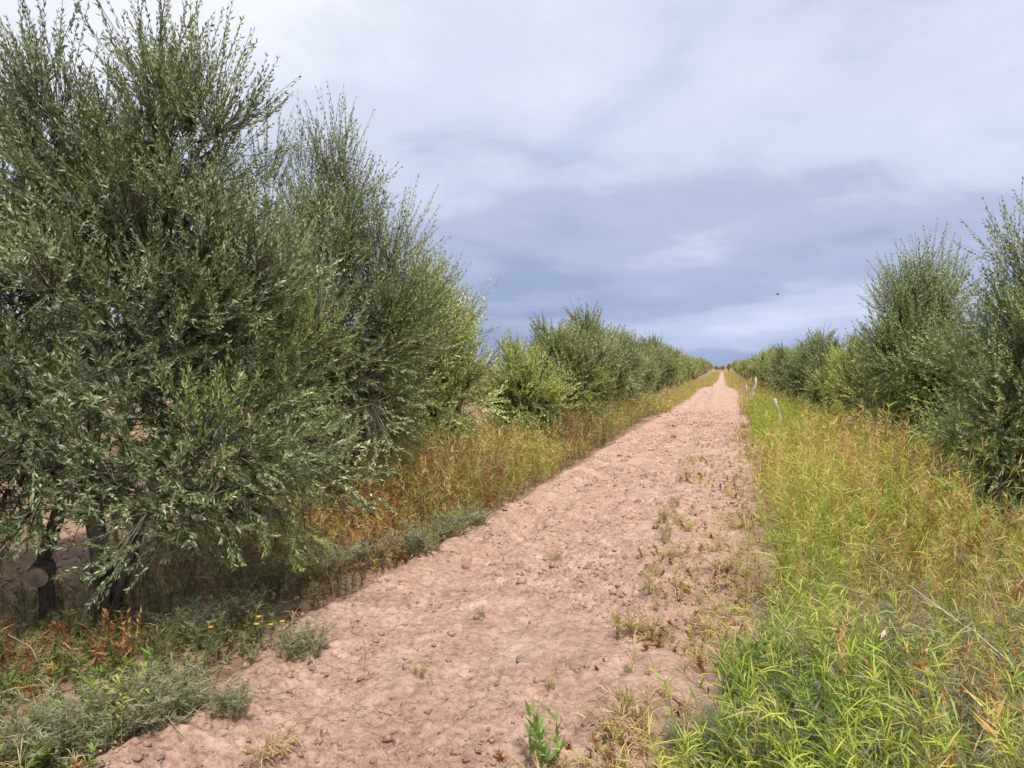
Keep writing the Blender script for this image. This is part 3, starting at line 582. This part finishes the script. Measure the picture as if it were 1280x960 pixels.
    for i, kd in enumerate(names):
        s = pick == i; put(kd, x[s], y[s], hh[s] * rng.uniform(.5, 1.2, s.sum()) * (.6 if kd == 'feather' else 1))
    # --- far verges, sparser and coarser
    n = 5200; y = 26 + 150 * rng.random(n) ** 1.7; sd = rng.random(n) < .5
    x = np.where(sd, edge_l(y) + .15 - 1.4 * rng.random(n), edge_r(y) - .1 + 2.0 * rng.random(n))
    pk = rng.random(n) + .35 * fbm(x, y, .12, 2); hh = rng.uniform(.3, .62, n) * (.75 + .5 * sstep(.1, .8, np.where(sd, edge_l(y) - x, x - edge_r(y))))
    for kd, lo, hi in (('yellow', -1, .5), ('ochre', .5, .72), ('straw', .72, .86), ('lime', .86, 3)):
        s = (pk >= lo) & (pk < hi); put(kd, x[s], y[s], hh[s])
    # thin growth under the next rows
    n = 900; y = rng.uniform(7, 32, n); x = np.where(rng.random(n) < .5, -9.6 + rng.normal(0, .5, n), 8.9 + rng.normal(0, .6, n)); put('straw', x, y, rng.uniform(.2, .5, n))
scatter()
def build_weeds():
    for i, (kd, p) in enumerate(KINDS.items()):
        A = np.concatenate(pools[kd]); rng = np.random.default_rng(200 + i); mb = MB(); q = dict(p)
        nl, LL, LW = q.pop('nl'), q.pop('LL'), q.pop('LW')
        yy = A[:, 1]
        for sel, kn, kw, sg in ((yy < 9, 1.0, 1.0, q['seg']), ((yy >= 9) & (yy < 24), .95, 1.25, 1), (yy >= 24, .4, 3.2, 1)):
            B = A[sel]
            if len(B): herb(mb, B[:, :3], np.maximum(B[:, 3], .05), rng, max(4, int(nl * kn)), LL, LW * kw, **dict(q, seg=sg, stem_r=q.get('stem_r', .0022) if sg == q['seg'] and kw < 2 else .004 * (kw > 2) or .003))
        nm, lab, cat = NAMES[kd]
        tag(obj(nm, mb.mesh(nm, M_weed)), lab, cat, kind='stuff')
build_weeds()

# straw and dead leaves lying on the soil
def litter():
    rng = np.random.default_rng(9); n = 12000
    y = 2.0 + 22 * rng.random(n) ** 1.5; x = np.where(rng.random(n) < .35, rng.normal(-.25, .38, n), rng.uniform(-5.0, .6, n))
    ok = (x < edge_r(y) + .2) & (rng.random(n) < .35 + 1.6 * np.clip(fbm(x, y, .7, 3) + .12, 0, 1)); x, y = x[ok], y[ok]; n = len(x)
    a = rng.random(n) * 6.28; D = nrm(np.stack([np.cos(a), np.sin(a), rng.normal(.12, .18, n)], -1)); S = nrm(np.cross(D, UP + rng.normal(0, .4, (n, 3))))
    B = np.stack([x, y, np.maximum(z_path(x, y), z_ground(x, y)) + .008], 1); k = rng.random((n, 1)); C = np.array([.34, .19, .10]) * k + np.array([.55, .42, .24]) * (1 - k)
    mb = MB(); ribbons(mb, B, D, S, rng.uniform(.03, .13, n), rng.uniform(.0025, .007, n) * (1 + .05 * y), .12, 2, C)
    tag(obj('plant_litter', mb.mesh('plant_litter', M_dry)), 'broken straw and dead leaves strewn over the tilled soil', 'straw', kind='stuff')
litter()

# ------------------------------------------------------------------ single plants one can point at
def zp(x, y): return float(np.maximum(z_path(np.array([x]), np.array([y])), z_ground(np.array([x]), np.array([y])))[0])
def clump(seed, n, spread, H, **q):
    rng = np.random.default_rng(seed); a = rng.random(n) * 6.28; r = spread * np.sqrt(rng.random(n))
    P = np.stack([r * np.cos(a), r * np.sin(a), np.full(n, -.015)], 1)
    mb = MB(); ms = MB(); nl, LL, LW = q.pop('nl'), q.pop('LL'), q.pop('LW')
    herb(mb, P, H * rng.uniform(.6, 1.1, n), rng, nl, LL, LW, **q)
    return mb
def put_plant(name, me, px, py, label, cat, sc=1.0, group=None, rz=None, part='foliage'):
    x, y = G(px, py, 0.0)
    t = thing(name, label, cat, (x, y, zp(x, y)), random.random() * 6.28 if rz is None else rz, sc, group)
    obj(part, me, t, 'stuff'); return t
def singles():
    f = dict(KINDS['feather']); fe = [clump(300 + i, 60, .14, .2, **f).mesh('feathery_herb', M_weed) for i in range(3)]
    own = {0: 'rounded feathery herb on bare soil below the yellow flowers', 1: 'small feathery herb just past the low carpet, next to the bent pale twig', 6: 'widest feathery herb at the edge of the maroon dead weeds', 10: 'spreading feathery herb in the low carpet before the seedling shrub', 12: 'feathery herb at the foot of the dark green fine weeds'}
    for i, (px, py, s) in enumerate([(380, 815, .9), (285, 890, .7), (300, 770, 1.1), (340, 730, 1.2), (405, 712, 1.2), (455, 700, 1.1), (515, 690, 1.3), (560, 668, 1.2), (590, 655, 1.0), (195, 905, 1.1), (60, 935, 1.2), (120, 925, 1.1), (250, 790, 1.1), (215, 900, 1.0)]):
        put_plant('feathery_herb', fe[i % 3], px, py + 8, own.get(i, 'low grey-green feathery herb where the weeds under the large olives meet the soil'), 'herb', s, None if i in own else 'feathery herbs along the soil edge')
    g = dict(KINDS['green']); g.update(nl=12, LL=.095, LW=.02, c0=(.17, .26, .06), c1=(.28, .36, .12), ang=(.3, .8), lean=.2, seg=3)
    put_plant('broadleaf_weed', clump(320, 7, .07, .22, **g).mesh('broadleaf_weed', M_weed), 682, 962, 'light green broad leaved weed standing alone on the bare pink soil', 'weed', 1.0)
    g2 = dict(KINDS['green']); g2.update(nl=24, LL=.06, LW=.010, c0=(.11, .20, .035), c1=(.22, .34, .07))
    put_plant('green_bush', clump(321, 26, .14, .30, **g2).mesh('green_bush', M_weed), 930, 880, 'small bright green bush spilling from the tall grass onto the soil', 'bush')
    put_plant('green_bush', clump(322, 34, .22, .30, **g2).mesh('green_bush', M_weed), 1075, 905, 'wider bright green leafy bush at the foot of the tall lime grass', 'bush', 1.1)
    s2 = dict(KINDS['feather']); s2.update(c0=(.19, .25, .12), c1=(.30, .36, .22), nl=40, LL=.07, LW=.005)
    put_plant('silver_herb', clump(323, 60, .22, .26, **s2).mesh('silver_herb', M_weed), 1010, 945, 'soft bluish green herb below the bright green bushes', 'herb', 1.1)
    put_plant('silver_herb', clump(324, 40, .16, .22, **s2).mesh('silver_herb', M_weed), 880, 950, 'thin bluish green herb on the soil at the grass edge', 'herb', .9)
    o = dict(KINDS['ochre']); o.update(nl=26, LL=.05, LW=.014, c0=(.36, .18, .08), c1=(.50, .33, .14))
    put_plant('orange_weed', clump(325, 12, .10, .34, **o).mesh('orange_weed', M_weed), 150, 845, 'withered orange leaved weed in front of the large olive trunk', 'weed')
    y_ = dict(KINDS['yellow']); y_.update(nl=16, LL=.06, LW=.014, c0=(.30, .33, .07), c1=(.45, .42, .12))
    put_plant('sapling', clump(326, 10, .10, .32, stem_c=(.45, .42, .33), t0=.5, **{k: v for k, v in y_.items() if k != 't0'}).mesh('sapling', M_weed), 145, 935, 'yellow green seedling shrub on pale bare stems near the feathery herbs', 'shrub')
    # yellow flowers on thin stems
    for i, (px, py, lab) in enumerate([(318, 805, 'thin weed with yellow flowers by the feathery herbs under the large olive'), (475, 660, 'small yellow flowered weed among the maroon dead weeds'), (262, 800, 'single yellow flower on a bent stem before the dark green weeds')]):
        x, y = G(px, py + 18, 0); t = thing('flowering_weed', lab, 'weed', (x, y, zp(x, y)))
        rng = np.random.default_rng(330 + i); n = 4 if i < 2 else 1; mb = MB()
        P0 = np.stack([rng.normal(0, .05, n), rng.normal(0, .05, n), np.full(n, -.01)], 1); T0 = P0 + np.stack([rng.normal(0, .06, n), rng.normal(0, .06, n), rng.uniform(.12, .2, n)], 1)
        q = np.linspace(0, 1, 5)[None, :, None]; PP = P0[:, None] * (1 - q) + T0[:, None] * q + np.array([.02, 0, 0]) * np.sin(q * 3.14)
        tubes(mb, PP, .0018, 3, np.full((n, 3), .2)); herb(mb, P0, .1, rng, 6, .05, .008, (.15, .18, .06), (.25, .27, .1)); obj('stem', mb.mesh('stem', M_weed), t)
        for j in range(n):
            mb = MB(); m = 8; a = np.arange(m) * 6.283 / m; D = nrm(np.stack([np.cos(a), np.sin(a), np.full(m, .35)], 1)); S = nrm(np.cross(D, UP))
            leaves(mb, np.repeat(T0[j][None], m, 0), D, S, .02, .011, np.tile([[.75, .48, .03]], (m, 1)), True); obj('flower', mb.mesh('flower', M_weed), t)
    # tufts sprouting on the path
    tu = dict(KINDS['yellow']); tu.update(nl=10, LL=.11, LW=.007, c0=(.22, .24, .07), c1=(.42, .33, .12))
    tm = [clump(340 + i, 9, .05, .14, **tu).mesh('grass_tuft', M_weed) for i in range(3)]
    for i, (px, py, s) in enumerate([(780, 795, 1.1), (812, 745, .9), (818, 718, 1.0), (826, 650, 1.3), (832, 675, 1.1), (843, 632, 1.1), (790, 900, 1.0), (770, 770, .6), (693, 692, .9), (690, 860, .5), (850, 600, 1.0), (600, 768, .6), (525, 838, .6), (845, 655, .9), (870, 775, .8)]):
        put_plant('grass_tuft', tm[i % 3], px, py + 6, 'small yellowish grass tuft sprouting from the tilled soil', 'grass tuft', s, 'grass tufts on the path')
    dr = dict(KINDS['straw']); dr.update(nl=14, LL=.12, c0=(.42, .28, .14), c1=(.56, .43, .25), lean=.9)
    dm = [clump(350 + i, 16, .07, .10, **dr).mesh('dead_tuft', M_dry) for i in range(2)]
    for i, (px, py, s) in enumerate([(775, 925, 1.3), (805, 800, 1.1), (890, 790, 1.1), (925, 660, 1.3), (905, 720, 1.1), (850, 700, 1.0), (340, 950, 1.0), (945, 745, 1.5), (895, 690, 1.0)]):
        put_plant('dead_tuft', dm[i % 2], px, py, 'flattened tuft of dead orange straw on the tilled soil', 'dead grass', s, 'dead straw tufts on the path')
    # dry stalks
    def stalk(pts, r, lab, name='dry_stalk', colr=(.40, .33, .22), twigs=0, seed=0):
        P = np.array(pts, float); base = P[0].copy(); P = P - base; rng = np.random.default_rng(seed); k = len(P)
        t = thing(name, lab, 'stalk', tuple(base)); mb = MB(); tt = np.linspace(0, k - 1, 12); i = np.minimum(tt.astype(int), k - 2); f = (tt - i)[:, None]; f = f * f * (3 - 2 * f)
        Q = P[i] * (1 - f) + P[i + 1] * f + rng.normal(0, r * .6, (12, 3)); tubes(mb, Q[None], np.linspace(r, r * .45, 12)[None], 5, colr); obj('stem', mb.mesh('stem', M_dry), t)
        for _ in range(twigs):
            b = Q[int(rng.integers(4, 11))]; d = nrm(rng.normal(size=3) + UP * .7) * rng.uniform(.05, .12); mb = MB(); tubes(mb, np.array([[b, b + d * .5, b + d + UP * .01]]), np.array([[r * .5, r * .4, r * .2]]), 4, colr); obj('twig', mb.mesh('twig', M_dry), t)
    a = G(1282, 840, .30); b = G(1215, 790, .42); c = G(1135, 732, .50)
    stalk([(a[0], a[1], .02), (a[0] - .02, a[1] + .02, .30), (b[0], b[1], .43), (c[0], c[1], .50)], .0055, 'long pale bare stalk arching over the ochre grass and lime grass', colr=(.52, .48, .40), twigs=4, seed=1)
    x, y = G(455, 835, 0); stalk([(x, y, zp(x, y) - .02), (x + .01, y, zp(x, y) + .10), (x - .01, y, zp(x, y) + .24)], .003, 'upright thin dry stalk standing on the pink soil alone', twigs=5, seed=2)
    x, y = G(160, 920, 0); stalk([(x, y, zp(x, y) + .02), (x + .12, y + .04, zp(x, y) + .09), (x + .3, y - .02, zp(x, y) + .02)], .004, 'bent pale twig lying between the seedling shrub and the soil', twigs=3, seed=3)
    x, y = G(440, 875, 0); stalk([(x, y, zp(x, y) + .012), (x + .16, y - .05, zp(x, y) + .02), (x + .36, y - .13, zp(x + .36, y - .13) + .015)], .004, 'thin grey twig lying flat on the open tilled soil', twigs=2, seed=4)
    x, y = G(55, 850, 0); stalk([(x, y, zp(x, y)), (x - .08, y, zp(x, y) + .16), (x - .25, y + .02, zp(x, y) + .2)], .004, 'arched dry stem before the sawn stub of the large olive', twigs=1, seed=5)
    x, y = G(1255, 950, 0); stalk([(x, y, zp(x, y)), (x - .04, y + .02, zp(x, y) + .2), (x + .02, y + .02, zp(x, y) + .36)], .004, 'stiff grey dead stem rising from the rusty low growth', twigs=3, seed=6)
    # bright dead leaf caught in the grass
    x, y = G(1105, 797, .42); mb = MB(); V = np.array([(0, 0, 0), (.03, .01, .012), (.05, .035, .006), (.035, .055, .022), (.005, .045, .01), (.025, .03, -.008)]) - np.array([.025, .03, 0]); V = V * np.array([.55, .55, 1.6])
    mb.add(V, [[0, 1, 5], [1, 2, 5], [2, 3, 5], [3, 4, 5], [4, 0, 5]], (.62, .50, .44)); tag(obj('dead_leaf', mb.mesh('dead_leaf', M_dry, False)), 'curled pinkish white dead leaf caught in the lime grass', 'leaf').location = (x, y, .42)
    # leaning white posts and a stake
    def post(px, py, h, lab, r, lean, Y, crook=0.0, name='wooden_post', pts=None):
        x = (lambda t: t)(G(px, py, h)[0]); x, y = G(px, py, h); z0 = zp(x, y); rng = np.random.default_rng(int(px)); mb = MB()
        k = 7; t = np.linspace(0, 1, k); P = np.stack([lean * (t - 1) + crook * np.sin(t * 9), np.zeros(k), z0 - .1 + (h + .1 - z0) * t], 1)
        tubes(mb, P[None], (r * (1 + .12 * rng.normal(size=k)) * np.linspace(1.1, .85, k))[None], 8, (1, 1, 1), cap=True); o = obj(name, mb.mesh(name, M_post)); o.location = (x, y, 0)
        tag(o, lab, 'post')
    post(968, 498, .90, 'short white post leaning out of the green weeds', .042, -.28, 19)
    post(944, 472, 1.19, 'tall crooked pale post beside the row behind the green weeds', .04, .10, 28, .05)
    post(933, 481, .98, 'thin yellowish stake next to the tall crooked post', .028, 0.0, 33, 0, 'wooden_stake')
    # leafy climber beside the narrow olive
    rng = np.random.default_rng(400); n = 5200; c = np.array([[.05, 0, .75], [-.15, .1, 1.25], [.25, -.05, 1.15], [.1, .1, 1.7], [.35, 0, .45]]); k = rng.integers(0, 5, n)
    d = nrm(rng.normal(size=(n, 3))); B = c[k] + d * np.array([.42, .42, .42]) * (rng.random(n) ** .4)[:, None]; B[:, 2] = np.maximum(B[:, 2], .1)
    D = nrm(d + rng.normal(0, .5, (n, 3)) - UP * .4); S = nrm(np.cross(D, d + rng.normal(0, .4, (n, 3)) + UP * .6)); kk = rng.random((n, 1)); C = (np.array([.075, .115, .028]) * (1 - kk) + np.array([.17, .21, .06]) * kk)
    mb = MB(); leaves(mb, B, D, S, .07 * rng.uniform(.6, 1.2, n), .05 * rng.uniform(.6, 1.2, n), C, True, .05)
    x, y = 2.72, 11.3; t = thing('climbing_vine', 'deep green broad leaved climber filling the gap beside the narrow olive', 'climber', (x, y, zp(x, y)))
    obj('foliage', mb.mesh('foliage', M_weed), t, 'stuff')
    mb = MB(); n = 14; P0 = np.stack([rng.normal(0, .12, n), rng.normal(0, .1, n), np.zeros(n)], 1); P1 = c[rng.integers(0, 4, n)] + rng.normal(0, .2, (n, 3)); q = np.linspace(0, 1, 6)[None, :, None]
    tubes(mb, P0[:, None] * (1 - q) + P1[:, None] * q + rng.normal(0, .03, (n, 6, 3)), np.linspace(.014, .004, 6)[None], 5, (1, 1, 1)); obj('stems', mb.mesh('stems', M_bark), t)
    # pale fruits on the climber's top
    # bird
    d = _M @ Vector(((972 - 640) / FPX, -(368 - 480) / FPX, -1.0)); p = Vector((0, 0, CAM_H)) + d * 95
    mb = MB(); P = np.array([[(-.22, 0, 0), (-.12, 0, .02), (0, 0, 0), (.12, 0, .02), (.2, 0, .04)]]); tubes(mb, P, np.array([[.01, .05, .07, .05, .015]]), 8, (.02, .02, .022)); t = thing('bird', 'tiny dark bird flying in front of the grey clouds', 'bird', tuple(p), .5)
    obj('body', mb.mesh('body', M_dry), t)
    for s in (-1, 1):
        mb = MB(); mb.add([(-.07, s * .04, .02), (.09, s * .04, .02), (.10, s * .24, .12), (-.03, s * .24, .12), (.02, s * .46, .05), (-.07, s * .44, .05)], [[0, 1, 2, 3], [3, 2, 4, 5]], (.02, .02, .022)); obj('wing', mb.mesh('wing', M_dry), t)
singles()
